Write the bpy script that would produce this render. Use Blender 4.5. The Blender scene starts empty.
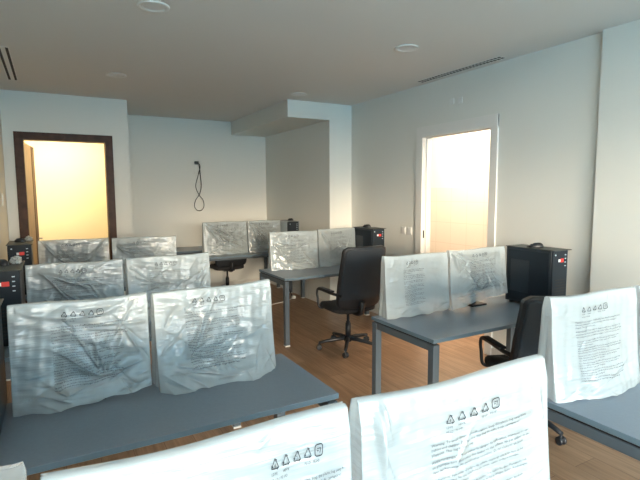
import bpy, bmesh, math, random
import numpy as np
from mathutils import Vector, Matrix

C = bpy.context.scene.collection
PI = math.pi
CEIL = 2.862
DZ = 0.74            # desk top height

# ------------------------------------------------------------------ materials
def nodes_of(name):
    m = bpy.data.materials.new(name); m.use_nodes = True
    nt = m.node_tree
    return m, nt, nt.nodes, nt.links, nt.nodes['Principled BSDF']

def mat(name, col, rough=0.5, metal=0.0, spec=0.5, noise=0.0, scale=20.0, bump=0.0, bscale=60.0, emit=None, estr=1.0):
    m, nt, N, L, p = nodes_of(name)
    p.inputs['Base Color'].default_value = (*col, 1)
    p.inputs['Roughness'].default_value = rough
    p.inputs['Metallic'].default_value = metal
    p.inputs['Specular IOR Level'].default_value = spec
    tc = N.new('ShaderNodeTexCoord')
    if noise > 0:
        t = N.new('ShaderNodeTexNoise'); t.inputs['Scale'].default_value = scale; t.inputs['Detail'].default_value = 4
        L.new(tc.outputs['Object'], t.inputs['Vector'])
        r = N.new('ShaderNodeValToRGB')
        r.color_ramp.elements[0].color = (*[c * (1 - noise) for c in col], 1)
        r.color_ramp.elements[1].color = (*[min(1, c * (1 + noise)) for c in col], 1)
        r.color_ramp.elements[0].position = .3; r.color_ramp.elements[1].position = .7
        L.new(t.outputs['Fac'], r.inputs['Fac']); L.new(r.outputs['Color'], p.inputs['Base Color'])
    if bump > 0:
        t2 = N.new('ShaderNodeTexNoise'); t2.inputs['Scale'].default_value = bscale
        L.new(tc.outputs['Object'], t2.inputs['Vector'])
        b = N.new('ShaderNodeBump'); b.inputs['Strength'].default_value = bump; b.inputs['Distance'].default_value = .002
        L.new(t2.outputs['Fac'], b.inputs['Height']); L.new(b.outputs['Normal'], p.inputs['Normal'])
    if emit:
        p.inputs['Emission Color'].default_value = (*emit, 1); p.inputs['Emission Strength'].default_value = estr
    return m

def mat_floor():
    m, nt, N, L, p = nodes_of('laminate_floor')
    tc = N.new('ShaderNodeTexCoord')
    mp = N.new('ShaderNodeMapping'); mp.inputs['Rotation'].default_value = (0, 0, PI / 2)
    L.new(tc.outputs['Object'], mp.inputs['Vector'])
    br = N.new('ShaderNodeTexBrick')
    br.inputs['Color1'].default_value = (.42, .255, .152, 1)
    br.inputs['Color2'].default_value = (.34, .197, .112, 1)
    br.inputs['Mortar'].default_value = (.18, .09, .05, 1)
    br.inputs['Scale'].default_value = 1
    br.inputs['Mortar Size'].default_value = .0018
    br.inputs['Brick Width'].default_value = 1.2
    br.inputs['Row Height'].default_value = .19
    br.offset = .37
    L.new(mp.outputs[0], br.inputs['Vector'])
    ms = N.new('ShaderNodeMapping'); ms.inputs['Scale'].default_value = (1.6, 22, 1)
    L.new(mp.outputs[0], ms.inputs['Vector'])
    nz = N.new('ShaderNodeTexNoise'); nz.inputs['Scale'].default_value = 1.6; nz.inputs['Detail'].default_value = 6
    nz.inputs['Distortion'].default_value = .6
    L.new(ms.outputs[0], nz.inputs['Vector'])
    mx = N.new('ShaderNodeMix'); mx.data_type = 'RGBA'; mx.blend_type = 'MULTIPLY'; mx.inputs[0].default_value = .75
    rr = N.new('ShaderNodeValToRGB')
    rr.color_ramp.elements[0].position = .3; rr.color_ramp.elements[0].color = (.55, .5, .46, 1)
    rr.color_ramp.elements[1].position = .7; rr.color_ramp.elements[1].color = (1.15, 1.15, 1.15, 1)
    L.new(nz.outputs['Fac'], rr.inputs['Fac'])
    L.new(br.outputs['Color'], mx.inputs[6]); L.new(rr.outputs['Color'], mx.inputs[7])
    L.new(mx.outputs[2], p.inputs['Base Color'])
    p.inputs['Roughness'].default_value = .36
    return m

def mat_bag(seed=0, clear=.24):
    m, nt, N, L, p = nodes_of('white_translucent_plastic')
    out = N['Material Output']
    p.inputs['Base Color'].default_value = (.56, .65, .69, 1)
    p.inputs['Coat Weight'].default_value = 1.0; p.inputs['Coat Roughness'].default_value = .16; p.inputs['Coat IOR'].default_value = 1.6
    p.inputs['Roughness'].default_value = .2
    p.inputs['Specular IOR Level'].default_value = .9
    tr = N.new('ShaderNodeBsdfTranslucent'); tr.inputs['Color'].default_value = (.85, .86, .87, 1)
    tp = N.new('ShaderNodeBsdfTransparent')
    m1 = N.new('ShaderNodeMixShader'); m1.inputs[0].default_value = .40
    m2 = N.new('ShaderNodeMixShader'); m2.inputs[0].default_value = clear
    L.new(p.outputs[0], m1.inputs[1]); L.new(tr.outputs[0], m1.inputs[2])
    L.new(m1.outputs[0], m2.inputs[1]); L.new(tp.outputs[0], m2.inputs[2])
    L.new(m2.outputs[0], out.inputs['Surface'])
    tc = N.new('ShaderNodeTexCoord')
    # fine film ribs and crinkles, both only as bump
    mp = N.new('ShaderNodeMapping'); mp.inputs['Scale'].default_value = (4, 4, 70)
    L.new(tc.outputs['Object'], mp.inputs['Vector'])
    n1 = N.new('ShaderNodeTexNoise'); n1.inputs['Scale'].default_value = 1.0; n1.inputs['Detail'].default_value = 3
    L.new(mp.outputs[0], n1.inputs['Vector'])
    n2 = N.new('ShaderNodeTexNoise'); n2.noise_type = 'RIDGED_MULTIFRACTAL'; n2.inputs['Scale'].default_value = 7; n2.inputs['Detail'].default_value = 4
    n2.inputs['Distortion'].default_value = .9
    L.new(tc.outputs['Object'], n2.inputs['Vector'])
    ad = N.new('ShaderNodeMath'); ad.operation = 'ADD'
    hf = N.new('ShaderNodeMath'); hf.operation = 'MULTIPLY'; hf.inputs[1].default_value = .55
    L.new(n1.outputs['Fac'], hf.inputs[0]); L.new(hf.outputs[0], ad.inputs[0]); L.new(n2.outputs['Fac'], ad.inputs[1])
    b = N.new('ShaderNodeBump'); b.inputs['Strength'].default_value = .6; b.inputs['Distance'].default_value = .012
    L.new(ad.outputs[0], b.inputs['Height'])
    L.new(b.outputs['Normal'], p.inputs['Normal']); L.new(b.outputs['Normal'], tr.inputs['Normal']); L.new(b.outputs['Normal'], p.inputs['Coat Normal'])
    return m

def mat_clear():
    m, nt, N, L, p = nodes_of('clear_film')
    out = N['Material Output']
    p.inputs['Base Color'].default_value = (.9, .9, .9, 1); p.inputs['Roughness'].default_value = .15
    tp = N.new('ShaderNodeBsdfTransparent')
    mx = N.new('ShaderNodeMixShader'); mx.inputs[0].default_value = .62
    L.new(p.outputs[0], mx.inputs[1]); L.new(tp.outputs[0], mx.inputs[2]); L.new(mx.outputs[0], out.inputs['Surface'])
    return m

def mat_tiles():
    m, nt, N, L, p = nodes_of('cream_wall_tiles')
    tc = N.new('ShaderNodeTexCoord')
    mp = N.new('ShaderNodeMapping'); mp.inputs['Rotation'].default_value = (0, PI / 2, 0)
    L.new(tc.outputs['Object'], mp.inputs['Vector'])
    br = N.new('ShaderNodeTexBrick'); br.offset = 0
    br.inputs['Color1'].default_value = (.78, .70, .62, 1); br.inputs['Color2'].default_value = (.76, .68, .60, 1)
    br.inputs['Mortar'].default_value = (.68, .60, .52, 1)
    br.inputs['Scale'].default_value = 1; br.inputs['Mortar Size'].default_value = .004
    br.inputs['Brick Width'].default_value = .3; br.inputs['Row Height'].default_value = .3
    sp = N.new('ShaderNodeSeparateXYZ'); cb = N.new('ShaderNodeCombineXYZ')
    L.new(tc.outputs['Object'], sp.inputs[0]); L.new(sp.outputs['Y'], cb.inputs['X']); L.new(sp.outputs['Z'], cb.inputs['Y'])
    L.new(cb.outputs[0], br.inputs['Vector'])
    L.new(br.outputs['Color'], p.inputs['Base Color']); p.inputs['Roughness'].default_value = .25
    return m

M = dict(
    wall=mat('white_wall_paint', (.71, .715, .675), .85, spec=.2, bump=.15, bscale=180),
    ceil=mat('white_ceiling_paint', (.70, .69, .665), .9, spec=.15, bump=.1, bscale=150),
    base=mat('white_baseboard', (.66, .65, .62), .5),
    trim=mat('white_lacquer', (.74, .73, .70), .4),
    floor=mat_floor(),
    wenge=mat('dark_wenge_wood', (.050, .022, .014), .5, spec=.25, noise=.35, scale=12),
    leaf=mat('brown_veneer', (.12, .06, .03), .4, noise=.3, scale=8),
    yellow=mat('cream_hall_wall', (.86, .79, .60), .8),
    cream=mat('cream_paint', (.80, .75, .66), .7),
    tiles=mat_tiles(),
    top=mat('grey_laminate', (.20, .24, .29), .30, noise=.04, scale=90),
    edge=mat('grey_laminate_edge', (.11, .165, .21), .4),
    metal=mat('dark_grey_steel', (.085, .108, .130), .38, metal=.15),
    cap=mat('grey_foot_cap', (.5, .5, .48), .6),
    slot=mat('black_gap', (.01, .01, .012), .7),
    black=mat('black_plastic', (.011, .014, .019), .45),
    black2=mat('black_mesh_fabric', (.022, .031, .042), .7, bump=.5, bscale=900, noise=.2, scale=400),
    seat=mat('black_fabric', (.016, .017, .020), .85, bump=.4, bscale=600),
    case=mat('black_case_steel', (.007, .014, .022), .4, spec=.5),
    case2=mat('black_case_panel', (.009, .016, .024), .6, spec=.3),
    lid=mat('grey_green_lid', (.035, .045, .045), .45),
    screen=mat('dark_screen', (.012, .012, .014), .25),
    red=mat('red_sticker', (.62, .035, .03), .4),
    white=mat('white_sticker', (.8, .82, .85), .4),
    port=mat('pale_port', (.45, .55, .62), .4),
    ink=mat('black_ink', (.012, .014, .022), .6),
    bag=mat_bag(), clear=mat_clear(),
    whitep=mat('white_plastic', (.72, .72, .70), .4),
    lens=mat('frosted_lens', (.72, .73, .72), .6),
    outside=mat('pale_bounce_ground', (.62, .62, .60), .9),  # pale so the added ground throws light indoors
)

# ------------------------------------------------------------------ mesh helpers
def link(name, me, m=None, parent=None):
    o = bpy.data.objects.new(name, me); C.objects.link(o)
    if m is not None:
        for x in (m if isinstance(m, (list, tuple)) else [m]): me.materials.append(x)
    if parent is not None: o.parent = parent
    return o

def obj(name, bm, m=None, parent=None, smooth=False, kind=None):
    me = bpy.data.meshes.new(name); bmesh.ops.recalc_face_normals(bm, faces=bm.faces[:])
    bm.to_mesh(me); bm.free()
    if smooth:
        for p in me.polygons: p.use_smooth = True
    o = link(name, me, m, parent)
    if kind: o['kind'] = kind
    return o

def thing(name, label, cat, loc=(0, 0, 0), rz=0, group=None):
    o = bpy.data.objects.new(name, None); C.objects.link(o)
    o.empty_display_size = .1; o.location = loc; o.rotation_euler = (0, 0, rz)
    o['label'] = label; o['category'] = cat
    if group: o['group'] = group
    return o

def tag(o, label, cat, group=None):
    o['label'] = label; o['category'] = cat
    if group: o['group'] = group
    return o

def add_box(bm, a, b, bev=0.0, seg=2, mi=0):
    x0, y0, z0 = a; x1, y1, z1 = b
    t = bmesh.new()
    vs = [t.verts.new(v) for v in ((x0,y0,z0),(x1,y0,z0),(x1,y1,z0),(x0,y1,z0),(x0,y0,z1),(x1,y0,z1),(x1,y1,z1),(x0,y1,z1))]
    for f in ((0,3,2,1),(4,5,6,7),(0,1,5,4),(1,2,6,5),(2,3,7,6),(3,0,4,7)): t.faces.new([vs[i] for i in f])
    if bev > 0: bmesh.ops.bevel(t, geom=t.edges[:], offset=bev, segments=seg, profile=.6, affect='EDGES')
    merge(bm, t, mi)

def merge(bm, t, mi=0):
    t.verts.ensure_lookup_table(); mp = {}
    for v in t.verts: mp[v] = bm.verts.new(v.co)
    for f in t.faces:
        try:
            nf = bm.faces.new([mp[v] for v in f.verts]); nf.material_index = mi or f.material_index; nf.smooth = f.smooth
        except ValueError: pass
    t.free()

def box(name, a, b, m, parent=None, bev=0.0, kind=None):
    bm = bmesh.new(); add_box(bm, a, b, bev)
    return obj(name, bm, m, parent, kind=kind)

def add_tube(bm, pts, r, seg=10, cap=True, flat=1.0):
    """tube along pts, radius r (number or list)"""
    pts = [Vector(p) for p in pts]; n = len(pts)
    rs = r if isinstance(r, (list, tuple)) else [r] * n
    rings = []; up = None
    for i, p in enumerate(pts):
        d = (pts[min(i + 1, n - 1)] - pts[max(i - 1, 0)]).normalized()
        if up is None:
            up = Vector((0, 0, 1)) if abs(d.z) < .9 else Vector((1, 0, 0))
        s = d.cross(up).normalized(); up = s.cross(d).normalized()
        rings.append([bm.verts.new(p + (s * math.cos(2 * PI * k / seg) * flat + up * math.sin(2 * PI * k / seg)) * rs[i]) for k in range(seg)])
    for a, b in zip(rings, rings[1:]):
        for k in range(seg):
            f = bm.faces.new((a[k], a[(k + 1) % seg], b[(k + 1) % seg], b[k])); f.smooth = True
    if cap:
        bm.faces.new(rings[0][::-1]); bm.faces.new(rings[-1])

def add_lathe(bm, prof, seg=32, c=(0, 0, 0), close=True):
    rings = []
    for r, z in prof:
        rings.append([bm.verts.new((c[0] + r * math.cos(2 * PI * k / seg), c[1] + r * math.sin(2 * PI * k / seg), c[2] + z)) for k in range(seg)])
    for a, b in zip(rings, rings[1:]):
        for k in range(seg):
            f = bm.faces.new((a[k], a[(k + 1) % seg], b[(k + 1) % seg], b[k])); f.smooth = True
    if close:
        bm.faces.new(rings[0][::-1]); bm.faces.new(rings[-1])

def spline(pts, n=8):
    out = []; P = [Vector(p) for p in pts]
    for i in range(len(P) - 1):
        p0, p1, p2, p3 = P[max(i - 1, 0)], P[i], P[i + 1], P[min(i + 2, len(P) - 1)]
        for k in range(n):
            t = k / n
            out.append(.5 * ((2 * p1) + (p2 - p0) * t + (2 * p0 - 5 * p1 + 4 * p2 - p3) * t * t + (3 * p1 - p0 - 3 * p2 + p3) * t ** 3))
    out.append(P[-1]); return out

def copy_tree(o, parent=None):
    c = o.copy(); C.objects.link(c)
    if parent is not None: c.parent = parent
    for ch in list(o.children): copy_tree(ch, c)
    return c

# ------------------------------------------------------------------ room shell
XL, XR = -.46, 3.79
Y0, YB = -3.0, 8.14
XW, YL = -3.2, -.35       # unseen bay added left behind the camera so low sun reaches the back wall
YD = 6.88           # wall with the dark doorway
XJ = .943
XA = 3.427; YC = 5.86
S = dict(kind='structure')
box('floor', (XW - .12, Y0 - .12, -.1), (5.3, 9.0, 0), M['floor'], kind='structure')
box('ceiling', (XW - .12, Y0 - .12, CEIL), (5.3, 9.0, CEIL + .12), M['ceil'], kind='structure')
box('wall_left', (XL - .12, YL, 0), (XL, YD, CEIL), M['wall'], kind='structure')
box('wall_sun_bay_return', (XW - .12, YL, 0), (XL - .12, YL + .12, CEIL), M['wall'], kind='structure')  # this and the next wall close the unseen bay added for the sun
box('wall_sun_bay', (XW - .12, Y0, 0), (XW, YL, CEIL), M['wall'], kind='structure')
# wall with dark doorway
dx0, dx1, dz = -.255, .655, 2.30
bm = bmesh.new()
add_box(bm, (XL - .12, YD, 0), (dx0, YD + .12, CEIL)); add_box(bm, (dx1, YD, 0), (XJ, YD + .12, CEIL)); add_box(bm, (dx0, YD, dz), (dx1, YD + .12, CEIL))
obj('wall_back_left', bm, M['wall'], kind='structure')
box('wall_recess', (XJ - .12, YD + .12, 0), (XJ, YB, CEIL), M['wall'], kind='structure')
box('wall_back', (XJ - .12, YB, 0), (XR, YB + .12, CEIL), M['wall'], kind='structure')
box('wall_alcove', (XA, YC, 0), (XR, YB, CEIL), M['wall'], kind='structure')
box('ceiling_soffit', (2.79, YC, 2.637), (XA, YB, CEIL), M['wall'], kind='structure')
# right wall with opening
ry0, ry1, rz = 3.35, 4.336, 2.265
bm = bmesh.new()
add_box(bm, (XR, Y0, 0), (XR + .12, ry0, CEIL)); add_box(bm, (XR, ry1, 0), (XR + .12, YB + .12, CEIL)); add_box(bm, (XR, ry0, rz), (XR + .12, ry1, CEIL))
obj('wall_right', bm, M['wall'], kind='structure')
box('wall_pilaster', (XR - .045, Y0, 0), (XR, 2.27, CEIL), M['wall'], kind='structure')
# window wall behind the camera
wx = [(-3.1, -1.9), (-1.8, -.6), (-.5, .7), (.8, 2.15), (2.25, 3.68)]; wz0, wz1 = .12, 2.66  # the two leftmost openings belong to the added bay, for more sun
bm = bmesh.new()
add_box(bm, (XW - .12, Y0 - .12, 0), (XR + .12, Y0, wz0)); add_box(bm, (XW - .12, Y0 - .12, wz1), (XR + .12, Y0, CEIL))
xs = [XW - .12] + [v for w in wx for v in w] + [XR + .12]
for i in range(0, len(xs), 2): add_box(bm, (xs[i], Y0 - .12, wz0), (xs[i + 1], Y0, wz1))
obj('wall_front', bm, M['wall'], kind='structure')
for k, (a, b) in enumerate(wx):
    bm = bmesh.new()
    for q in ((a, b, wz0, wz0 + .05), (a, b, wz1 - .05, wz1), (a, a + .05, wz0, wz1), (b - .05, b, wz0, wz1)):
        add_box(bm, (q[0], Y0 - .09, q[2]), (q[1], Y0 - .04, q[3]))
    obj('window_%d' % (k + 1), bm, M['metal'], kind='structure')
box('ground_bounce', (-60, -140, -.25), (60, Y0 - .13, -.15), M['outside'], kind='structure')  # unseen ground, added to bounce daylight up to the ceiling

# rooms beyond the doorways
bm = bmesh.new()
add_box(bm, (-1.5, 8.5, 0), (XJ - .12, 8.62, CEIL)); add_box(bm, (-1.6, YD + .12, 0), (-1.5, 8.62, CEIL))
add_box(bm, (-1.5, YD + .12, 0), (XL - .12, YD + .2, CEIL)); add_box(bm, (XJ - .14, YD + .12, 0), (XJ - .12, 8.5, CEIL))
obj('wall_hall', bm, M['yellow'], kind='structure')
bm = bmesh.new()
for a, b in (((5.0, 2.5), (5.12, 6.4)), ((XR + .12, 2.4), (5.12, 2.5)), ((XR + .12, 6.4), (5.12, 6.5))):
    add_box(bm, (a[0], a[1], 1.70), (b[0], b[1], CEIL))
obj('wall_bathroom', bm, M['cream'], kind='structure')
bm = bmesh.new()
for a, b in (((4.99, 2.5), (5.12, 6.4)), ((XR + .12, 2.4), (5.12, 2.51)), ((XR + .12, 6.39), (5.12, 6.5))):
    add_box(bm, (a[0], a[1], 0), (b[0], b[1], 1.70))
obj('wall_tiled', bm, M['tiles'], kind='structure')

# door frames
def frame_door(name, mtl, ext, parts):
    bm = bmesh.new()
    for a, b in parts: add_box(bm, a, b, .004)
    return obj(name, bm, mtl, kind='structure')
# dark frame in back left wall: outer -.348 .. .744, top 2.385
frame_door('door_1', M['wenge'], 0, [
    ((-.348, YD - .02, 0), (-.250, YD + .14, 2.385)), ((.652, YD - .02, 0), (.744, YD + .14, 2.385)),
    ((-.348, YD - .021, 2.295), (.744, YD + .14, 2.386))])
# white frame in right wall: outer 3.257 .. 4.436, top 2.383
frame_door('door_2', M['trim'], 0, [
    ((XR - .018, 3.262, 0), (XR + .002, 3.352, 2.383)), ((XR - .018, 4.334, 0), (XR + .002, 4.436, 2.383)),
    ((XR - .0185, 3.262, 2.262), (XR + .002, 4.436, 2.3835)),
    ((XR - .004, 3.335, 0), (XR + .13, 3.352, 2.27)), ((XR - .004, 4.334, 0), (XR + .13, 4.350, 2.27)), ((XR - .004, 3.335, 2.262), (XR + .13, 4.350, 2.28)),
    ((XR + .045, 4.322, 0), (XR + .06, 4.334, 2.262)), ((XR + .045, 3.352, 2.250), (XR + .06, 4.334, 2.262))])
k = box('door_strike', (XR + .012, 4.3315, 1.10), (XR + .03, 4.3345, 1.19), M['slot'], kind='structure')
# open leaf of dark door
t = thing('door_leaf', 'brown veneered door leaf standing open inside the dark framed doorway', 'door', (-.25, YD + .15, 0), math.radians(84.8))
bm = bmesh.new(); add_box(bm, (0, .002, .01), (.86, .04, 2.28), .002); obj('door_panel', bm, M['leaf'], t)
bm = bmesh.new(); add_box(bm, (.60, -.003, .01), (.862, .043, 2.281), .002); obj('edge_stile', bm, M['wenge'], t)
bm = bmesh.new(); add_tube(bm, [(.80, -.002, 1.02), (.80, -.05, 1.02), (.70, -.05, 1.02)], .009); obj('door_handle', bm, M['cap'], t)

# baseboards
def bb(name, a, b): box(name, (a[0], a[1], 0), (b[0], b[1], .08), M['base'], kind='structure')
bb('baseboard_back', (XJ, YB - .014), (XA, YB)); bb('baseboard_alcove', (XA - .014, YC), (XA, YB - .014)); bb('baseboard_column', (XA - .014, YC - .014), (XR, YC))
bb('baseboard_right', (XR - .014, 4.437), (XR, YC - .014)); bb('baseboard_right_near', (XR - .014, 2.271), (XR, 3.261))
bb('baseboard_left', (XL, YL), (XL + .014, YD)); bb('baseboard_pilaster', (XR - .059, Y0), (XR - .045, 2.27))
bb('baseboard_recess', (XJ, YD), (XJ + .014, YB - .014)); bb('baseboard_back_left', (.745, YD - .014), (XJ + .014, YD))

# ------------------------------------------------------------------ ceiling fittings
def downlight(x, y, label):
    t = thing('recessed_downlight', label, 'ceiling light', (x, y, CEIL), 0, 'recessed downlights in the ceiling')
    bm = bmesh.new(); add_lathe(bm, [(.070, .0), (.103, .0), (.104, -.004), (.100, -.010), (.078, -.008), (.070, -.002)], 40, close=False)
    obj('trim_ring', bm, M['whitep'], t)
    bm = bmesh.new(); add_lathe(bm, [(.001, -.001), (.05, -.0012), (.072, -.003)], 40, close=False)
    obj('lens', bm, M['lens'], t)
downlight(.655, 3.40, 'round white recessed downlight at the top edge, left of centre')
downlight(2.715, 3.335, 'round white recessed downlight in the ceiling nearest the long slatted vent')
downlight(.658, 5.493, 'faint round downlight in the ceiling in front of the dark doorway')
downlight(2.766, 5.478, 'small round downlight in the ceiling right in front of the soffit')

def vent(x0, x1, y0, y1, n, label, cross):
    t = thing('air_vent', label, 'vent', ((x0 + x1) / 2, (y0 + y1) / 2, CEIL))
    cx, cy = (x0 + x1) / 2, (y0 + y1) / 2
    X0, X1, A, B = x0 - cx, x1 - cx, y0 - cy, y1 - cy
    bm = bmesh.new(); add_box(bm, (X0, A, -.002), (X1, B, 0)); obj('backing', bm, M['slot'], t)
    bm = bmesh.new(); e = .007
    for q in ((X0 - e, A - e, X0, B + e), (X1, A - e, X1 + e, B + e), (X0, A - e, X1, A), (X0, B, X1, B + e)):
        add_box(bm, (q[0], q[1], -.004), (q[2], q[3], 0))
    obj('vent_frame', bm, M['whitep'], t)
    w = (X1 - X0)
    for k in range(n):
        c = X0 + w * (k + 1) / (n + 1); h = w * .22 if not cross else w * .05
        bm = bmesh.new(); add_box(bm, (c - h, A, -.0030), (c + h, B, -.0018)); obj('slat', bm, M['whitep'], t)
    if cross:
        for k in range(1, cross):
            bm = bmesh.new(); y = A + (B - A) * k / cross; add_box(bm, (X0, y - .004, -.0028), (X1, y + .004, -.0018)); obj('cross_bar', bm, M['whitep'], t)
vent(3.625, 3.71, 3.14, 4.27, 1, 'long narrow slatted air vent in the ceiling above the white doorway', 26)
vent(-.325, -.245, 4.9, 6.24, 1, 'two slot air vent in the ceiling by the left wall', 0)

# ------------------------------------------------------------------ wall plates and cord
def plate(name, label, x, y, z, w, h, axis, inner=True, group=None):
    t = thing(name, label, 'switch' if name == 'light_switch' else 'wall plate', (x, y, z), 0, group)
    bm = bmesh.new()
    if axis == '-X':
        add_box(bm, (-.010, -w / 2, -h / 2), (0, w / 2, h / 2), .003); obj('plate', bm, M['whitep'], t)
        if inner:
            bm = bmesh.new(); add_box(bm, (-.014, -w * .32, -h * .32), (-.010, w * .32, h * .32), .002); obj('rocker', bm, M['trim'], t)
    else:
        add_box(bm, (0, -w / 2, -h / 2), (.010, w / 2, h / 2), .003); obj('plate', bm, M['whitep'], t)
        if inner:
            bm = bmesh.new(); add_box(bm, (.010, -w * .32, -h * .32), (.014, w * .32, h * .32), .002); obj('rocker', bm, M['trim'], t)
plate('light_switch', 'white light switch on the right wall, the one farther from the white doorway', XR, 4.665, 1.17, .08, .09, '-X', group='light switches left of the white doorway')
plate('light_switch', 'white light switch on the right wall, the one closer to the white door frame', XR, 4.555, 1.17, .08, .09, '-X', group='light switches left of the white doorway')
plate('blank_switch_plate', 'small square wall plate high above the doorway, left of the two', XR, 3.89, 2.595, .06, .06, '-X', False, 'blank plates above the white doorway')
plate('blank_switch_plate', 'small square wall plate high above the doorway, right of the two', XR, 3.77, 2.59, .06, .06, '-X', False, 'blank plates above the white doorway')
plate('light_switch', 'white switch on the left wall at the picture edge', XL, 6.3, 1.58, .08, .13, '+X')

t = thing('hanging_cable', 'black cable hanging in twisted loops from a hole in the back wall', 'cable', (2.19, YB, 2.12))
bm = bmesh.new()
pts = [(-.02, -.004, .03), (.015, -.03, .01), (.03, -.035, -.06), (-.012, -.03, -.22), (-.062, -.028, -.40), (.0, -.03, -.555), (.085, -.028, -.66), (.10, -.028, -.77),
       (.045, -.03, -.845), (-.045, -.03, -.845), (-.10, -.032, -.77), (-.075, -.032, -.66), (.012, -.034, -.545), (.055, -.03, -.40), (.045, -.03, -.24), (.028, -.025, -.10), (.018, -.006, .0)]
pts = [(x * .8 if z < -.1 else x, y, z * .91) for x, y, z in pts]
add_tube(bm, spline(pts, 8), .006, 8); obj('cable_loop', bm, M['black'], t)
bm = bmesh.new(); add_tube(bm, spline([(-.03, -.012, .03), (-.055, -.02, -.03), (-.06, -.02, -.12), (-.05, -.02, -.17)], 6), .0035, 6); obj('white_wire', bm, M['whitep'], t)
bm = bmesh.new(); add_box(bm, (-.055, -.03, .0), (.015, 0, .05), .008); obj('connector', bm, M['black'], t)

# ------------------------------------------------------------------ desks
def make_desk(x0, x1, y0, y1, label):
    w, d = x1 - x0, y1 - y0
    t = thing('office_desk', label, 'desk', (x0, y0, 0), 0, 'grey office desks on steel legs')
    L = .05
    bm = bmesh.new(); add_box(bm, (0, 0, DZ - .025), (w, d, DZ), .0015, 1)
    o = obj('tabletop', bm, [M['top'], M['edge']], t)
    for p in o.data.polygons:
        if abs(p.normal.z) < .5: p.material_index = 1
    zt = DZ - .038
    for sx in (0, 1):
        for sy in (0, 1):
            ax = .004 if sx == 0 else w - L - .004; ay = .004 if sy == 0 else d - L - .004
            bm = bmesh.new(); add_box(bm, (ax, ay, .012), (ax + L, ay + L, zt - .0005), .002, 1)
            lg = obj('leg', bm, M['metal'], t)
            bm = bmesh.new(); add_box(bm, (ax - .002, ay - .002, 0), (ax + L + .002, ay + L + .002, .012)); obj('foot_cap', bm, M['cap'], lg)
        ax = .004 if sx == 0 else w - L - .004
        bm = bmesh.new(); add_box(bm, (ax + .002, .056, zt - .045), (ax + L - .002, d - .056, zt), .002, 1); obj('side_rail', bm, M['metal'], t)
        bm = bmesh.new(); add_box(bm, (ax + .008, .02, zt), (ax + L - .008, d - .02, DZ - .025)); obj('gap_shade', bm, M['slot'], t)  # black strip standing in for the shade in the slit under the tabletop
    for yy in (d * .28, d * .72):
        bm = bmesh.new(); add_box(bm, (.056, yy - .02, zt - .032), (w - .056, yy + .02, zt - .002), .002, 1); obj('cross_beam', bm, M['metal'], t)
    return t
make_desk(-.44, 1.09, 1.787, 2.41, 'grey desk in the left foreground carrying two bagged monitors')
make_desk(-.44, 1.09, 3.10, 3.73, 'grey desk in the second row from the left front, mostly hidden by the bags')
make_desk(-.44, 1.17, 4.93, 5.56, 'grey desk nearest the dark doorway, only glimpsed behind the bags')
make_desk(1.80, 3.40, 6.58, 7.08, 'grey desk in the alcove carrying two shiny bagged monitors')
make_desk(1.62, 3.40, 7.50, 8.11, 'grey desk pushed against the back wall, only its thin edge showing')
make_desk(2.105, 3.66, 4.54, 5.26, 'grey desk in the middle with the high back chair in front of it')
make_desk(1.998, 3.50, 2.164, 2.82, 'grey desk beside the white doorway, left corner leg bare')
make_desk(1.825, 3.40, .81, 1.44, 'grey desk cut by the right edge of the picture')
make_desk(-.40, 1.22, .32, .95, 'grey desk under the two closest bagged monitors, below the frame')

# ------------------------------------------------------------------ printed text (2D), drawn once
def text2d(body, size, x, z, space=1.0, shear=0):
    cu = bpy.data.curves.new('t', 'FONT'); cu.body = body; cu.size = size; cu.resolution_u = 1; cu.space_character = space; cu.shear = shear
    cu.fill_mode = 'FRONT'
    o = bpy.data.objects.new('t', cu); C.objects.link(o)
    bpy.context.view_layer.update()
    ev = o.evaluated_get(bpy.context.evaluated_depsgraph_get()); me = ev.to_mesh()
    n = len(me.vertices); co = np.empty(n * 3); me.vertices.foreach_get('co', co); co = co.reshape(-1, 3)[:, :2] + np.array([x, z])
    fs = [tuple(p.vertices) for p in me.polygons]
    ev.to_mesh_clear(); bpy.data.objects.remove(o); bpy.data.curves.remove(cu)
    return co, fs
PV, PF = [], []
def addp(co, fs):
    b = sum(len(v) for v in PV); PV.append(np.asarray(co, float)); PF.extend(tuple(i + b for i in f) for f in fs)
BX, BT = .17, .43        # text block left offset (fraction handled later), metres from bag left / top
def line_poly(pts, w, closed=False):
    co, fs = [], []
    n = len(pts)
    for i in range(n if closed else n - 1):
        a = np.array(pts[i], float); b = np.array(pts[(i + 1) % n], float); d = (b - a) / np.linalg.norm(b - a); q = np.array([-d[1], d[0]]) * w / 2
        a = a - d * w * .3; b = b + d * w * .3
        k = len(co); co += [a - q, b - q, b + q, a + q]; fs.append((k, k + 1, k + 2, k + 3))
    addp(co, fs)
def recycle(cx, cz, r, style):
    h = r * .86
    V3 = [np.array([cx - r, cz - h]), np.array([cx + r, cz - h]), np.array([cx, cz + r * 1.0])]
    for i in range(3):
        a, b = V3[i], V3[(i + 1) % 3]
        p = a + (b - a) * .20; q = a + (b - a) * .70
        prev = V3[(i - 1) % 3]
        s = a + (prev - a) * .16
        line_poly([s, a + (b - a) * .06 + (prev - a) * .04, q], r * .17)
        d = (b - a) / np.linalg.norm(b - a); nrm = np.array([-d[1], d[0]])
        tip = q + d * r * .42
        addp([q + nrm * r * .30, q - nrm * r * .30, tip], [(0, 1, 2)])
    if style: addp(*text2d(style, r * .9, cx - r * .28, cz - h * .72))
zs = -.042
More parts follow.
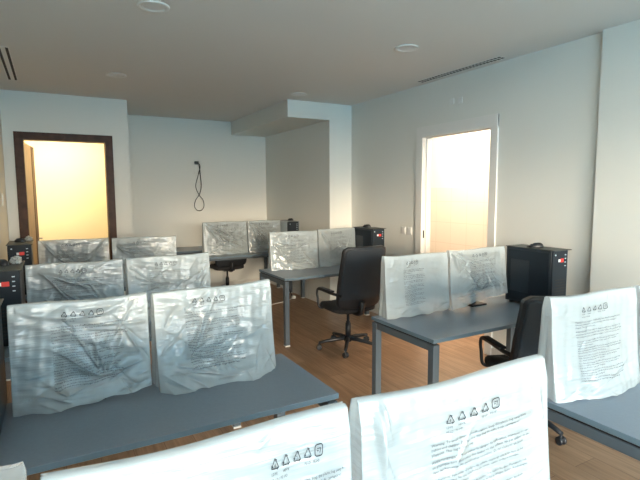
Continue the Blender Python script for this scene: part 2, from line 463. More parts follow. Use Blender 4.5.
for k in range(5):
    cx = .058 + k * .0345
    if k < 4: recycle(cx, zs, .0120, ('4', '', '2', '')[k])
    else:
        r = .0125; pts = [(cx + r * math.copysign(abs(math.cos(a)) ** .5, math.cos(a)), zs + r * math.copysign(abs(math.sin(a)) ** .5, math.sin(a))) for a in np.linspace(0, 2 * PI, 25)[:-1]]
        line_poly(pts, .0024, True)
        line_poly([(cx - .005, zs + .004), (cx + .006, zs + .004), (cx + .003, zs - .006)], .0018)
        line_poly([(cx - .005, zs - .001), (cx - .002, zs - .001)], .0025)
addp(*text2d('LDPE', .008, .047, -.066)); addp(*text2d('HDPE', .008, .082, -.066)); addp(*text2d('PE-LD   PE-HD', .008, .149, -.066))
addp(*text2d('PE-LD / PE-HD', .008, .047, -.078))
EN = ['Warning: To avoid danger of suffocation, keep this plastic bag away from', 'babies and children. Do not use this bag in cribs, beds, carriages or', 'playpens. This bag is not a toy.']
FR = ['AVERTISSEMENT : Pour eviter le danger de suffocation, maintenez ce sac', 'en plastique hors de portee des bebes et des enfants. Ne pas utiliser ce sac', 'dans les berceaux, lits, poussettes ou parcs. Ce sac n\'est pas un jouet.']
ES = ['Advertencia: Para evitar el peligro de asfixia, mantenga esta bolsa lejos de los', 'bebes y los ninos. No use esta bolsa en cunas, camas, coches o corrales.', 'Esta bolsa no es un juguete.']
DE = ['Warnung: Um Erstickungsgefahr zu vermeiden, halten Sie diese Plastiktuete von', 'Babys und Kindern fern. Benutzen Sie sie nicht in Wiegen, Betten, Kinderwagen', 'oder Laufstaellen. Diese Tuete ist kein Spielzeug.']
IT = ['Avvertenza: Per evitare il pericolo di soffocamento tenere questo sacchetto', 'lontano dai neonati e dai bambini. Non usare in culle, letti, carrozzine', 'o box. Questo sacchetto non e un giocattolo.']
PT = ['Aviso: Para evitar o perigo de asfixia, mantenha este saco de plastico longe', 'de bebes e criancas. Nao utilize este saco em bercos, camas, carrinhos', 'ou parques. Este saco nao e um brinquedo.']
NL = ['Waarschuwing: Houd deze plastic zak uit de buurt van babys en kinderen om', 'verstikking te voorkomen. Gebruik de zak niet in wiegen, bedden, wandelwagens', 'of boxen. Deze zak is geen speelgoed.']
SV = ['Varning: For att undvika risk for kvavning, hall plastpasen borta fran spadbarn', 'och barn. Anvand inte pasen i spjalsangar, sangar, vagnar eller hagar.']
z = -.100
for gi, g in enumerate([EN, FR, ES, DE, IT, PT, NL, SV]):
    big = gi < 2
    for ln in g:
        addp(*text2d(ln, .0098 if big else .0086, .005 if big else .009, z)); z -= .0117 if big else .0098
    z -= .0070 if big else .0030
PRT_V = np.concatenate(PV); PRT_F = PF
PW = PRT_V[:, 0].max()
TB = -PRT_V[:, 1].min()

# ------------------------------------------------------------------ bags over monitors
def bag_grid(w, ztop, p, seed):
    """front and ring grids of a bag draped over a monitor; local x across, -y to the front, z up from the desk top"""
    rng = np.random.default_rng(seed)
    NF, NS, NB, NT = 150, 7, 36, 110
    H = ztop
    sx = np.concatenate([np.linspace(0, 1, NF), np.ones(NS), np.linspace(1, 0, NB), np.zeros(NS)])
    u = np.concatenate([np.zeros(NF), (np.arange(NS) + 1) / (NS + 1), np.ones(NB), 1 - (np.arange(NS) + 1) / (NS + 1)])
    t = (np.concatenate([[0, .002, .006, .012, .02], np.linspace(.034, 1, NT - 5)]))[:, None]; tt = t ** 1.0
    hemb = p.get('bulge', .05); lift = p.get('lift', (0, 0)); flare = p.get('flare', 0)
    SX = np.broadcast_to(sx, (NT, len(sx))); Uu = np.broadcast_to(u, SX.shape); T = np.broadcast_to(tt, SX.shape)
    fl = flare * T ** 3
    X = (SX - .5) * (w + 2 * fl)
    # depth profile: pinched seam at the top, then monitor thickness, then loose skirt
    dep = .004 + .010 * np.clip(T / .012, 0, 1) ** .5 + .012 * np.clip(T / .12, 0, 1) + .030 * np.clip((T - .05) / .95, 0, 1) ** 1.5
    Ef = (1 - np.abs(2 * SX - 1) ** 4)                      # bulge away from the two side seams
    fr = -dep - hemb * T ** 2.6 * (Ef * .8 + .2) * (1 + .25 * np.sin(SX * 9 + seed))
    bk = dep + .04 * T ** 2 * Ef
    Y = fr * (1 - Uu) + bk * Uu
    hem = lift[0] * (1 - SX) + lift[1] * SX
    hem = hem + p.get('mid', 0) * np.sin(PI * SX)
    hem = hem + .004 * np.sin(SX * 23 + seed) + .003
    Z = H - (H - np.maximum(hem, .002)) * T
    # sag of the top seam between the corners
    Z = Z - (.006 * np.sin(PI * SX) + .004 * np.sin(SX * 7 + seed * 2)) * (1 - T)
    # folds
    dsp = np.zeros(X.shape)
    front = (Uu < .01)
    def ridge(x0, z0, ang, ln, wd, amp):
        ca, sa = math.cos(ang), math.sin(ang)
        a = (X - x0) * ca + (Z - z0) * sa; b = -(X - x0) * sa + (Z - z0) * ca
        b = b + .25 * wd * np.sin(a * 30 + x0 * 50)
        wv = wd * (.45 + .75 * np.clip(a / ln, 0, 1))
        return 2.0 * amp * np.exp(-np.abs(b / wv) ** 1.25) * np.clip(a / (.15 * ln) , 0, 1) * np.clip((ln - a) / (.5 * ln), 0, 1)
    for (fx, fz, a0, a1, n, ln, amp) in p.get('fans', []):
        for k in range(n):
            an = math.radians(a0 + (a1 - a0) * (k + rng.uniform(-.6, .6)) / max(1, n - 1))
            l = ln * rng.uniform(.3, 1.1)
            dsp += ridge((fx + rng.uniform(-.04, .04)) * w, (fz + rng.uniform(-.04, .04)) * H, an, l, rng.uniform(.006, .018), amp * rng.uniform(.4, 1.3))
    for (cx, cz, cw, ch, amp) in p.get('swags', []):        # hanging catenary folds
        xx = X / w; c = cz * H - ch * (1 - ((xx - cx) / cw) ** 2) * H
        dsp += amp * np.exp(-((Z - c) / .012) ** 2) * (np.abs(xx - cx) < cw)
    for k in range(p.get('rand', 12) + 8):
        dsp += ridge(rng.uniform(-.5, .4) * w, rng.uniform(.05, .9) * H, rng.uniform(-1.2, 1.2), rng.uniform(.1, .3), rng.uniform(.005, .011), rng.uniform(.0015, .0045) * p.get('amp', 1) * rng.choice([-1, 1]))
    for k in range(9):                                       # skirt crumples
        dsp += ridge(rng.uniform(-.5, .5) * w, rng.uniform(.0, .22) * H, rng.uniform(-.6, .6), rng.uniform(.1, .25), rng.uniform(.006, .012), rng.uniform(.003, .007) * p.get('amp', 1) * rng.choice([-1, 1]))
    dsp += p.get('lump', .0035) * np.sin(X * 34 + Z * 25 + seed + 1.5 * np.sin(Z * 21 + X * 9)) * np.sin(Z * 30 - X * 17 + seed * .7)
    dsp += .0012 * np.sin(X * 90 + Z * 65 + seed * 3) * np.sin(Z * 80 - X * 52)
    edge = np.clip(np.minimum(SX, 1 - SX) / .04, 0, 1) * np.clip(T / .05, 0, 1)
    Y = Y - dsp * edge * (1 - Uu) + dsp * .5 * edge * Uu
    # side walls: soft vertical pleats
    side = (Uu > .01) & (Uu < .99)
    X = X + np.where(side, np.sign(SX - .5) * (-.004 * np.sin(Uu * PI) - .004 * (1 + np.sin(Uu * 14 + Z * 18 + seed)) * T), 0)
    return X, Y, Z, NF

def make_monitor(x0, y0, x1, y1, label, p, seed, ztop=.448, grp=None):
    w = math.hypot(x1 - x0, y1 - y0) - .014; rz = math.atan2(y1 - y0, x1 - x0)
    t = thing('bagged_monitor', label, 'monitor', ((x0 + x1) / 2, (y0 + y1) / 2, DZ), rz, grp)
    X, Y, Z, NF = bag_grid(w, ztop, p, seed)
    nt, nc = X.shape
    V = np.stack([X, Y, Z], -1)
    me = bpy.data.meshes.new('plastic_bag')
    faces = [(r * nc + c, (r + 1) * nc + c, (r + 1) * nc + (c + 1) % nc, r * nc + (c + 1) % nc) for r in range(nt - 1) for c in range(nc)]
    # top seam closes front to back
    me.from_pydata(V.reshape(-1, 3).tolist(), [], faces)
    bm = bmesh.new(); bm.from_mesh(me); bm.verts.ensure_lookup_table()
    top = [bm.verts[c] for c in range(nc)]
    try: bm.faces.new(top)
    except ValueError: pass
    bmesh.ops.triangulate(bm, faces=[bm.faces[-1]] if False else [f for f in bm.faces if len(f.verts) > 4])
    for f in bm.faces: f.smooth = True
    bm.to_mesh(me); bm.free()
    bag = link('plastic_bag', me, M['bag'], t)
    # print mapped on the front sheet
    fx, fz = p.get('print', (.24, .0)); sc = p.get('psc', min(1.0, (w * .60) / PW))
    px = (fx * w + PRT_V[:, 0] * sc) / w; pz = (-PRT_V[:, 1] * p.get('vsc', min(1.0, (ztop - .05) / TB)) + p.get('down', .012)) / ztop + fz
    fit = (np.max(pz) if False else 0)
    ci = np.clip(px, 0, .9999) * (NF - 1)
    trow = np.concatenate([[0, .002, .006, .012, .02], np.linspace(.034, 1, nt - 5)]); ri = np.interp(np.clip(pz, 0, .985), trow, np.arange(nt))
    ri = np.minimum(ri, nt - 1.001)
    c0 = ci.astype(int); r0 = ri.astype(int); a = (ci - c0)[:, None]; b = (ri - r0)[:, None]
    F = V[:, :NF]
    q = F[r0, c0] * (1 - a) * (1 - b) + F[r0, c0 + 1] * a * (1 - b) + F[r0 + 1, c0] * (1 - a) * b + F[r0 + 1, c0 + 1] * a * b
    q[:, 1] -= .0036
    pm = bpy.data.meshes.new('printed_text'); ok = (px < .97) & (pz < .97)
    pm.from_pydata(q.tolist(), [], [f_ for f_ in PRT_F if all(ok[i_] for i_ in f_)])
    link('printed_text', pm, M['ink'], bag)
    # the monitor inside
    bm = bmesh.new(); add_box(bm, (-.262, -.011, ztop - .345), (.262, .011, ztop - .036), .003); obj('screen', bm, M['screen'], t)
    bm = bmesh.new(); add_box(bm, (-.022, .011, .012), (.022, .034, ztop - .14), .004); add_box(bm, (-.08, -.05, .0), (.08, .075, .012), .004)
    obj('stand', bm, M['black'], t)
    return t

G = 'monitors wrapped in printed plastic bags'
mons = [
 (-.185, 2.305, .368, 2.285, 'monitor under crumpled white bag at far left of the large left foreground desk', dict(bulge=.05, fans=[(.12, .30, 20, 165, 12, .26, .010), (-.1, .12, 140, 175, 4, .25, .007)], swags=[(-.05, .95, .4, .12, .004)], lift=(0, .03), print=(.27, 0))),
 (.372, 2.255, .985, 2.315, 'monitor under crumpled white bag at the right end of the left foreground desk', dict(bulge=.10, fans=[(-.30, .30, -10, 65, 8, .30, .009), (-.42, .25, -40, 0, 5, .32, .008), (.05, .12, 100, 160, 5, .2, .006)], print=(.22, 0), flare=0)),
 (-.172, 3.57, .42, 3.58, 'monitor in wrinkled grey-white bag, second row from front, next to a black tower', dict(fans=[(-.35, .9, -60, -20, 6, .35, .010), (.35, .2, 110, 170, 7, .35, .008)], rand=22)),
 (.428, 3.575, 1.045, 3.64, 'monitor in wrinkled white bag at the right end of the second left row', dict(fans=[(-.4, .2, 10, 60, 5, .3, .008)], rand=22, swags=[(0, .7, .4, .15, .005)])),
 (-.137, 5.42, .51, 5.40, 'monitor in sagging grey bag right in front of the dark doorway', dict(swags=[(0, 1.0, .46, .55, .012), (0, .9, .4, .4, .009), (.1, .8, .3, .3, .006)], rand=12)),
 (.52, 5.33, 1.16, 5.25, 'monitor in pale bag beside the sagging grey one, in line with the wall corner', dict(fans=[(-.4, .8, -40, 0, 6, .4, .009)], rand=16)),
 (1.885, 6.86, 2.555, 6.86, 'monitor in shiny bag on the alcove desk, nearer the hanging cable', dict(fans=[(-.42, .92, -60, -18, 7, .5, .012), (.1, .35, -20, 60, 6, .25, .010)], rand=22, bulge=.04)),
 (2.565, 6.87, 3.118, 6.87, 'monitor in shiny bag on the alcove desk, nearer the alcove side wall', dict(fans=[(-.42, .92, -70, -30, 7, .5, .010)], rand=22, bulge=.04)),
 (2.185, 5.14, 2.785, 5.07, 'monitor in crumpled bag at left end of the middle desk', dict(bulge=.04, fans=[(-.42, .7, -70, -20, 6, .3, .012), (.4, .1, 120, 175, 5, .3, .009)], rand=24)),
 (2.80, 5.10, 3.362, 5.13, 'monitor in crumpled bag between the other middle desk monitor and a black tower', dict(bulge=.04, fans=[(-.42, .9, -75, -50, 5, .35, .012)], rand=20)),
 (2.035, 2.745, 2.605, 2.70, 'monitor in smooth white bag, left one on the desk by the white doorway', dict(amp=.5, bulge=.03, rand=0, lump=.002, fans=[(-.3, .05, 10, 60, 3, .12, .004)], print=(.27, 0), psc=.62, lift=(0, .02))),
 (2.612, 2.70, 3.235, 2.70, 'monitor in loosely folded bag, right one on the desk by the white doorway', dict(bulge=.03, fans=[(-.48, .95, -62, -22, 8, .5, .010), (-.4, .25, -5, 30, 5, .4, .010)], lift=(.0, .075), mid=.02, print=(.30, 0))),
 (1.835, 1.30, 2.40, 1.245, 'monitor in smooth white bag at the left end of the desk at the right edge', dict(amp=.45, bulge=.05, rand=-1, lump=.002, fans=[(-.2, .06, 0, 20, 3, .4, .004)], print=(.24, .02))),
 (2.41, 1.24, 3.02, 1.24, 'bagged monitor cut off by the right edge of the picture', dict(bulge=.07, fans=[(-.48, .95, -85, -55, 5, .35, .012), (-.45, .1, 0, 60, 5, .25, .012)], rand=16)),
 (-.045, .855, .537, .848, 'bagged monitor nearest the camera at bottom left centre, only its top showing', dict(bulge=.03, rand=-5, lump=.002, print=(.62, 0), psc=.7, down=.03)),
 (.548, .845, 1.168, .835, 'large white bagged monitor at bottom centre with the most readable printed warning', dict(amp=.6, bulge=.03, rand=-4, lump=.002, fans=[(-.44, .97, -90, -74, 4, .35, .010), (.46, .6, 95, 110, 2, .2, .003)], print=(.305, .0), psc=1.12, vsc=1.0, down=.038)),
]
for i, (a, b, c, d, lab, p) in enumerate(mons):
    make_monitor(a, b, c, d, lab, p, 11 + i * 3, .482 if i in (6, 7) else .458 if i in (9, 11) else .45, G)

# ------------------------------------------------------------------ computer towers
def make_tower(x, y, label, z=DZ, sheet=True, sticker=True):
    """x,y = front left bottom corner; front faces -Y"""
    w, d, h = .18, .42, .455
    t = thing('computer_tower', label, 'computer', (x, y, z), 0, 'black computer towers on the desks')
    bm = bmesh.new(); add_box(bm, (0, .012, .012), (w, d, h), .003, 1)
    obj('case_body', bm, M['case'], t)
    bm = bmesh.new(); add_box(bm, (.002, 0, .010), (w - .002, .014, h), .004); 
    fp = obj('front_panel', bm, M['case2'], t)
    bm = bmesh.new()
    for k in range(9): add_box(bm, (.03, -.002, .05 + k * .022), (w - .03, .001, .058 + k * .022))
    obj('front_grille', bm, M['slot'], fp)
    bm = bmesh.new(); add_box(bm, (-.0025, .03, .03), (.001, d - .02, h - .02), .001, 1); sp = obj('side_panel', bm, M['case2'], t)
    bm = bmesh.new(); add_box(bm, (-.0045, .20, .10), (-.002, .37, .36), .001, 1); obj('side_window', bm, M['case'], sp)
    for _ in ((1,) if sticker else ()):
     bm = bmesh.new(); add_box(bm, (.066, -.0035, h - .086), (.086, .0005, h - .066)); obj('sticker', bm, M['white'], t)['label'] = 'white part of the sticker'
     bm = bmesh.new(); add_box(bm, (.086, -.0035, h - .090), (.126, .0005, h - .062), .001, 1); obj('sticker', bm, M['red'], t)['label'] = 'red sticker'
    bm = bmesh.new(); add_lathe(bm, [(.006, 0), (.006, .003)], 16); bmesh.ops.rotate(bm, verts=bm.verts[:], cent=(0, 0, 0), matrix=Matrix.Rotation(PI / 2, 3, 'X'))
    bmesh.ops.translate(bm, verts=bm.verts[:], vec=(.03, 0, h - .032)); obj('power_button', bm, M['port'], t)
    for k in range(4):
        bm = bmesh.new(); add_box(bm, (.140, -.0025, h - .038 - k * .028), (.155, .0005, h - .032 - k * .028)); obj('port', bm, M['port'], t)
    for sx in (.015, w - .035):
        for sy in (.03, d - .05):
            bm = bmesh.new(); add_box(bm, (sx, sy, 0), (sx + .02, sy + .02, .0122)); obj('foot', bm, M['black'], t)
    if sheet:   # thin loose lid sheet with overhang
        bm = bmesh.new(); add_box(bm, (-.008, -.022, h + .0005), (w + .012, d + .004, h + .0055), .002, 1)
        obj('top_cover', bm, M['lid'], t)
    return t

towers = [
 (3.252, 2.262, 'black computer tower beside the white doorway with a mouse on top'),
 (3.37, 4.74, 'black computer tower on the middle desk, partly behind the high back chair'),
 (-.362, 3.305, 'black computer tower at left edge, second desk row, red sticker'),
 (-.352, 4.95, 'black computer tower at left in front of the dark doorway frame'),
 (3.14, 6.62, 'small looking black computer tower in the alcove corner wrapped in white'),
 (-.388, 1.99, 'black computer tower cut by the left edge on the foreground desk'),
 (-.272, .46, 'black computer tower under clear film in the bottom left corner'),
]
for k, (x, y, lab) in enumerate(towers):
    make_tower(x, y, lab, DZ, sheet=k not in (4, 6), sticker=k != 4)

def make_mouse(x, y, rz, label):
    t = thing('computer_mouse', label, 'mouse', (x, y, DZ + .461), rz, 'black mice on the towers')
    bm = bmesh.new(); nu, nv = 16, 10; rows = []
    for j in range(nv + 1):
        ph = PI / 2 * j / nv; row = []
        for i in range(nu):
            th = 2 * PI * i / nu; rr = math.cos(ph) ** .7 if j < nv else 0.001
            row.append(bm.verts.new((.031 * rr * math.cos(th), .056 * rr * math.sin(th), .036 * math.sin(ph) * (1 - .18 * math.sin(th) * rr))))
        rows.append(row)
    for a, b in zip(rows, rows[1:]):
        for i in range(nu): f = bm.faces.new((a[i], a[(i + 1) % nu], b[(i + 1) % nu], b[i])); f.smooth = True
    bm.faces.new(rows[0][::-1]); bm.faces.new(rows[-1])
    obj('mouse_body', bm, M['black'], t)
    bm = bmesh.new(); add_lathe(bm, [(.008, -.003), (.009, 0), (.008, .003)], 14)
    bmesh.ops.rotate(bm, verts=bm.verts[:], cent=(0, 0, 0), matrix=Matrix.Rotation(PI / 2, 3, 'Y')); bmesh.ops.translate(bm, verts=bm.verts[:], vec=(0, .028, .028))
    obj('scroll_wheel', bm, M['cap'], t)
    bm = bmesh.new(); add_tube(bm, spline([(0, .05, .006), (.012, .064, .003), (.024, .055, .003), (.038, .02, .003), (.036, -.03, .003)], 6), .0022, 6)
    obj('mouse_cable', bm, M['black'], t)
    return t
make_mouse(3.335, 2.47, .9, 'black mouse on top of the tower beside the white doorway')
make_mouse(3.465, 5.0, .6, 'black mouse on top of the middle desk tower')
make_mouse(-.285, 3.56, .5, 'black mouse on the second row tower at left edge')
make_mouse(-.265, 5.2, .9, 'black mouse on the tower in front of the dark door frame')
make_mouse(3.225, 6.72, .4, 'black mouse on the tower in the alcove corner').location.z += .008

def crumple(name, label, x, y, z, sx, sy, sz, m, seed, kind='thing'):
    rng = random.Random(seed)
    bm = bmesh.new(); bmesh.ops.create_icosphere(bm, subdivisions=3, radius=1)
    for v in bm.verts:
        c = v.co; n = math.sin(c.x * 7 + seed) * math.sin(c.y * 9 + 1) * .18 + math.sin(c.z * 11 + c.x * 6 + seed) * .14 + rng.uniform(-.07, .07)
        s = 1 + n; v.co = Vector((c.x * sx * s, c.y * sy * s, max(-.0, (c.z * s + .55) * sz)))
    o = obj(name, bm, m); o.location = (x, y, z)
    return tag(o, label, 'plastic film', 'crumpled film on the towers')
crumple('crumpled_film', 'crumpled white film on the tower at the left edge in the second row', -.215, 3.63, DZ + .4615, .032, .075, .026, M['bag'], 3)
crumple('crumpled_film', 'crumpled white film on the tower in front of the dark door frame', -.20, 5.33, DZ + .4615, .03, .05, .026, M['bag'], 5)

# white wrap around the alcove tower, clear film on bottom left tower, film corner on tower by doorway
def sheet(name, label, cat, verts_fn, nu, nv, m, group=None, parent=None):
    bm = bmesh.new(); g = [[bm.verts.new(verts_fn(i / nu, j / nv)) for j in range(nv + 1)] for i in range(nu + 1)]
    for i in range(nu):
        for j in range(nv): f = bm.faces.new((g[i][j], g[i + 1][j], g[i + 1][j + 1], g[i][j + 1])); f.smooth = True
    o = obj(name, bm, m, parent)
    md = o.modifiers.new('thick', 'SOLIDIFY'); md.thickness = .0008
    if label: tag(o, label, cat, group)
    return o
def wrap_fn(x0, x1, y0, y1, ztop, drop, amp):
    def f(u, v):
        # goes up the left side, over the top, and down the right side
        per = drop * 2 + (x1 - x0); s = u * per
        if s < drop: x, z = x0 - .004 - .010 * (1 - s / drop), ztop - (drop - s)
        elif s < drop + (x1 - x0): x, z = x0 + s - drop, ztop + .006 * math.sin((s - drop) / (x1 - x0) * PI)
        else: x, z = x1 + .004 + .008 * (s - drop - (x1 - x0)) / drop, ztop - (s - drop - (x1 - x0))
        y = y0 + (y1 - y0) * v
        n = amp * (math.sin(u * 31 + v * 9) + math.sin(u * 13 - v * 17))
        return (x + (0 if drop <= s <= drop + (x1 - x0) else n * .4), y, z + abs(n) if drop <= s <= drop + (x1 - x0) else z)
    return f
sheet('clear_wrapping', 'clear plastic film over the tower in the bottom left corner', 'plastic film', wrap_fn(-.282, -.060, .44, .885, DZ + .466, .30, .003), 60, 26, M['clear'])
sheet('white_wrapping', 'white wrapping around the lower part of the small alcove tower', 'plastic film', wrap_fn(3.132, 3.328, 6.63, 7.0, DZ + .4625, .38, .0015), 50, 12, M['bag'])

# ------------------------------------------------------------------ chairs
def make_chair(label, x, y, rz, low=0.0, turn=.31):
    """faces +Y, origin on the floor under the column"""
    t = thing('office_chair', label, 'chair', (x, y, 0), rz, 'black office chairs')
    # star base
    bm = bmesh.new()
    add_lathe(bm, [(.036, .075), (.042, .085), (.040, .125), (.030, .135)], 24)
    for k in range(5):
        a = 2 * PI * k / 5 + turn
        c, s = math.cos(a), math.sin(a)
        add_tube(bm, [(.02 * c, .02 * s, .108), (.12 * c, .12 * s, .104), (.24 * c, .24 * s, .088), (.315 * c, .315 * s, .076)], [.024, .021, .018, .015], 8)
    b = obj('star_base', bm, M['black'], t)
    for k in range(5):
        a = 2 * PI * k / 5 + turn; c, s = math.cos(a), math.sin(a); cx, cy = .310 * c, .310 * s
        bm = bmesh.new()
        for o_ in (-.016, .016):
            tb = bmesh.new(); add_lathe(tb, [(.018, -.010), (.027, -.007), (.028, 0), (.027, .007), (.018, .010)], 18)
            bmesh.ops.rotate(tb, verts=tb.verts[:], cent=(0, 0, 0), matrix=Matrix.Rotation(PI / 2, 3, 'X'))
            bmesh.ops.translate(tb, verts=tb.verts[:], vec=(0, o_, .028)); merge(bm, tb)
        add_tube(bm, [(0, 0, .03), (0, 0, .07)], .008, 8); add_box(bm, (-.02, -.008, .025), (.02, .008, .052), .004)
        bmesh.ops.rotate(bm, verts=bm.verts[:], cent=(0, 0, 0), matrix=Matrix.Rotation(a * 1.7 + 1, 3, 'Z')); bmesh.ops.translate(bm, verts=bm.verts[:], vec=(cx, cy, 0))
        obj('caster', bm, M['black'], t)
    bm = bmesh.new(); add_lathe(bm, [(.028, .13), (.028, .27), (.022, .272), (.022, .29), (.015, .292), (.015, .40)], 20); obj('gas_column', bm, M['black'], t)
    bm = bmesh.new(); add_box(bm, (-.09, -.12, .395), (.09, .10, .425), .008); add_tube(bm, [(.08, .02, .405), (.20, .03, .40), (.25, .03, .395)], .006, 8)
    add_tube(bm, spline([(0, -.10, .41), (0, -.20, .412), (0, -.26, .45), (0, -.272, .55)], 6), .022, 8, flat=1.4); obj('tilt_mechanism', bm, M['black'], t)
    # seat cushion
    bm = bmesh.new(); n = 28; rings = []
    for (sc, z) in ((.90, .425), (.985, .435), (1.0, .455), (.985, .478), (.93, .492), (.70, .497), (.35, .493), (.02, .492)):
        ring = []
        for k in range(n):
            a = 2 * PI * k / n; ca, sa = math.cos(a), math.sin(a)
            ring.append(bm.verts.new((.245 * sc * math.copysign(abs(ca) ** .42, ca), .02 + .235 * sc * math.copysign(abs(sa) ** .42, sa), z - (.018 * max(0, sa) ** 3 if z > .46 else 0))))
        rings.append(ring)
    for a_, b_ in zip(rings, rings[1:]):
        for k in range(n): f = bm.faces.new((a_[k], a_[(k + 1) % n], b_[(k + 1) % n], b_[k])); f.smooth = True
    bm.faces.new(rings[0][::-1]); bm.faces.new(rings[-1]); obj('seat', bm, M['seat'], t)
    # backrest: rounded, slightly curved slab, reclined
    def back(name, hw, z0, z1, y_off, th, m, r, parent):
        bm = bmesh.new(); nx, nz = 22, 26; F = []; Bk = []
        for j in range(nz + 1):
            v = j / nz; z = z0 + (z1 - z0) * v; rf = []; rb = []
            dz_ = min(z - z0, z1 - z)
            rr = r if z - z0 > z1 - z else r * 1.3
            ins = 0 if dz_ > rr else rr - math.sqrt(max(0, rr * rr - (rr - dz_) ** 2))
            for i in range(nx + 1):
                u = 2 * i / nx - 1; xw = (hw - ins) * (.94 + .06 * math.sin(PI * min(1, v * 1.15)))
                x_ = u * xw
                yb = -.225 - .13 * v ** 1.1 + .045 * (u * xw / .25) ** 2 - .02 * math.sin(PI * v) + y_off
                rf.append(bm.verts.new((x_, yb + th / 2, z))); rb.append(bm.verts.new((x_, yb - th / 2, z)))
            F.append(rf); Bk.append(rb)
        for j in range(nz):
            for i in range(nx):
                for A, q in ((F, 0), (Bk, 1)):
                    vs = [A[j][i], A[j][i + 1], A[j + 1][i + 1], A[j + 1][i]]
                    f = bm.faces.new(vs if q else vs[::-1]); f.smooth = True
        for j in range(nz):
            for e in (0, nx): bm.faces.new((F[j][e], F[j + 1][e], Bk[j + 1][e], Bk[j][e]))
        for i in range(nx):
            for e in (0, nz): bm.faces.new((F[e][i], F[e][i + 1], Bk[e][i + 1], Bk[e][i]))
        return obj(name, bm, m, parent)
    bk = back('backrest', .262, .48, 1.115, 0, .034, M['black'], .055, t)
    back('back_panel', .240, .50, 1.095, -.0185, .005, M['black2'], .05, bk)
    # armrests: closed loops of flat tube with pad
    for s in (-1, 1):
        bm = bmesh.new(); X = s * .262
        pts = [(s * .18, .15, .432), (s * .235, .16, .43), (X, .165, .455), (X, .185, .53), (X, .20, .58), (X, .185, .625), (X, .13, .637), (X, .0, .637), (X, -.12, .634), (X - s * .01, -.20, .632), (X - s * .03, -.262, .625)]
        add_tube(bm, spline(pts, 6), .012, 10, flat=1.3)
        ar = obj('armrest', bm, M['black'], t)
        bm = bmesh.new(); add_box(bm, (X - .026, -.13, .645), (X + .026, .13, .663), .008); obj('arm_pad', bm, M['black'], ar)
    if low:
        for ch in t.children:
            if ch.name.split('.')[0] in ('seat', 'backrest', 'armrest', 'tilt_mechanism'): ch.location.z -= low
            if ch.name.startswith('backrest'): ch.location.z -= .07
            if ch.name.startswith('gas_column'): ch.scale.z = 1 - low / .4
    return t
make_chair('black high back office chair in the middle of the room, seen from behind', 2.67, 4.19, math.radians(-1))
make_chair('black office chair tucked under the desk by the white doorway, half hidden', 2.87, 2.15, math.radians(-22), .05, -PI / 2 + .20)
make_chair('black office chair between the alcove desk and back wall, only its lower half showing', 2.44, 7.47, 0)

# ------------------------------------------------------------------ small things on the floor
t = thing('power_plug', 'white power plug with short black lead on the floor near the alcove wall', 'plug', (3.22, 6.62, 0))
bm = bmesh.new(); add_lathe(bm, [(.012, .0), (.03, .004), (.034, .022), (.028, .045), (.012, .052)], 20); obj('plug_body', bm, M['whitep'], t)
bm = bmesh.new(); add_tube(bm, spline([(-.02, .02, .04), (-.03, .05, .09), (-.045, .10, .18), (-.05, .14, .30)], 6), .007, 8); obj('lead', bm, M['black'], t)
bm = bmesh.new(); add_tube(bm, spline([(2.55, 6.3, .005), (2.8, 6.42, .006), (3.0, 6.5, .005), (3.18, 6.60, .01)], 8), .005, 8)
tag(obj('floor_cable', bm, M['whitep']), 'thin white cable lying on the floor towards the white plug', 'cable')

# ------------------------------------------------------------------ light
w = bpy.data.worlds.new('World'); bpy.context.scene.world = w; w.use_nodes = True
bg = w.node_tree.nodes['Background']; bg.inputs['Strength'].default_value = 10.0
_N, _L = w.node_tree.nodes, w.node_tree.links
_tc = _N.new('ShaderNodeTexCoord'); _sp = _N.new('ShaderNodeSeparateXYZ'); _L.new(_tc.outputs['Generated'], _sp.inputs[0])
_mr = _N.new('ShaderNodeMapRange'); _mr.interpolation_type = 'SMOOTHSTEP'; _mr.inputs['From Min'].default_value = .09; _mr.inputs['From Max'].default_value = .24
_L.new(_sp.outputs['Z'], _mr.inputs['Value'])
_mx = _N.new('ShaderNodeMix'); _mx.data_type = 'RGBA'; _L.new(_mr.outputs[0], _mx.inputs[0])
_mx.inputs[6].default_value = (2.3, 2.06, 1.70, 1); _mx.inputs[7].default_value = (.40, .79, 1.06, 1)
_L.new(_mx.outputs[2], bg.inputs['Color'])
for k, (a, b) in enumerate(wx):
    li = bpy.data.lights.new('window_portal', 'AREA'); li.shape = 'RECTANGLE'; li.size = b - a; li.size_y = wz1 - wz0; li.cycles.is_portal = True
    o = bpy.data.objects.new('window_portal', li); C.objects.link(o); o.location = ((a + b) / 2, Y0 - .13, (wz0 + wz1) / 2); o.rotation_euler = (PI / 2, 0, 0)
    o.rotation_euler = (-PI / 2, 0, PI) if False else (PI / 2, 0, 0)
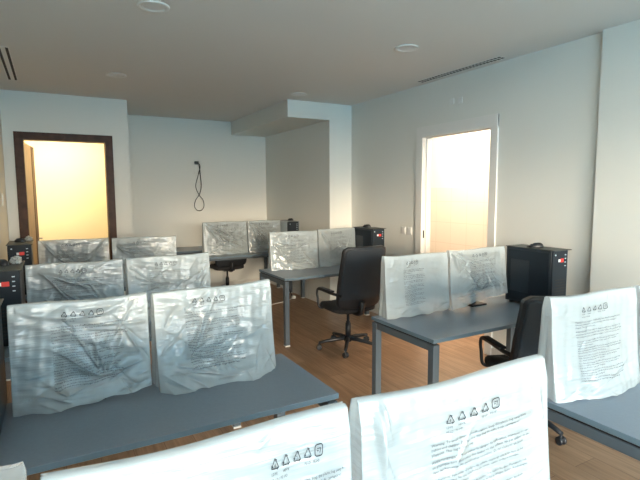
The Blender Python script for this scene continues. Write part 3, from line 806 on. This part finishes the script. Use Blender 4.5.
    # portal emits along -Z local: must look into the room (+Y)
su = bpy.data.lights.new('sun', 'SUN'); su.energy = 2.6; su.angle = math.radians(7); su.color = (1.0, .80, .56)
o = bpy.data.objects.new('sun', su); C.objects.link(o)
el, az = math.radians(7.5), math.radians(15)
d = Vector((math.sin(az) * math.cos(el), math.cos(az) * math.cos(el), -math.sin(el)))
o.rotation_euler = d.to_track_quat('-Z', 'Y').to_euler()
def area(name, loc, sx, sy, e, col, rot=(0, 0, 0)):
    li = bpy.data.lights.new(name, 'AREA'); li.shape = 'RECTANGLE'; li.size = sx; li.size_y = sy; li.energy = e; li.color = col
    o = bpy.data.objects.new(name, li); C.objects.link(o); o.location = loc; o.rotation_euler = rot
area('hall_lamp', (.0, 7.65, CEIL - .03), 1.2, .4, 44, (1.0, .80, .50))
area('bathroom_lamp', (4.45, 4.4, CEIL - .03), .6, 1.2, 58, (1.0, .86, .68))

# ------------------------------------------------------------------ camera
f, pi_, ya, ro, H = 481.0, .0988, .5087, -.0052, 1.642
fw = Vector((math.sin(ya) * math.cos(pi_), math.cos(ya) * math.cos(pi_), -math.sin(pi_)))
rt = Vector((math.cos(ya), -math.sin(ya), 0)); up = rt.cross(fw)
R = rt * math.cos(ro) + up * math.sin(ro); U = -rt * math.sin(ro) + up * math.cos(ro)
cam = bpy.data.cameras.new('camera'); co = bpy.data.objects.new('camera', cam); C.objects.link(co)
cam.sensor_width = 36; cam.lens = f / 640 * 36; cam.clip_start = .02
co.matrix_world = Matrix(((R.x, U.x, -fw.x, 0), (R.y, U.y, -fw.y, 0), (R.z, U.z, -fw.z, H), (0, 0, 0, 1)))
sc = bpy.context.scene; sc.camera = co
sc.view_settings.view_transform = 'Standard'; sc.view_settings.look = 'None'; sc.view_settings.gamma = 1
sc.view_settings.use_curve_mapping = False; sc.view_settings.exposure = 0.38
sc.cycles.use_denoising = True
sc.cycles.max_bounces = 8; sc.cycles.diffuse_bounces = 5; sc.cycles.transparent_max_bounces = 16
sc.cycles.caustics_reflective = False; sc.cycles.caustics_refractive = False; sc.cycles.sample_clamp_indirect = 6
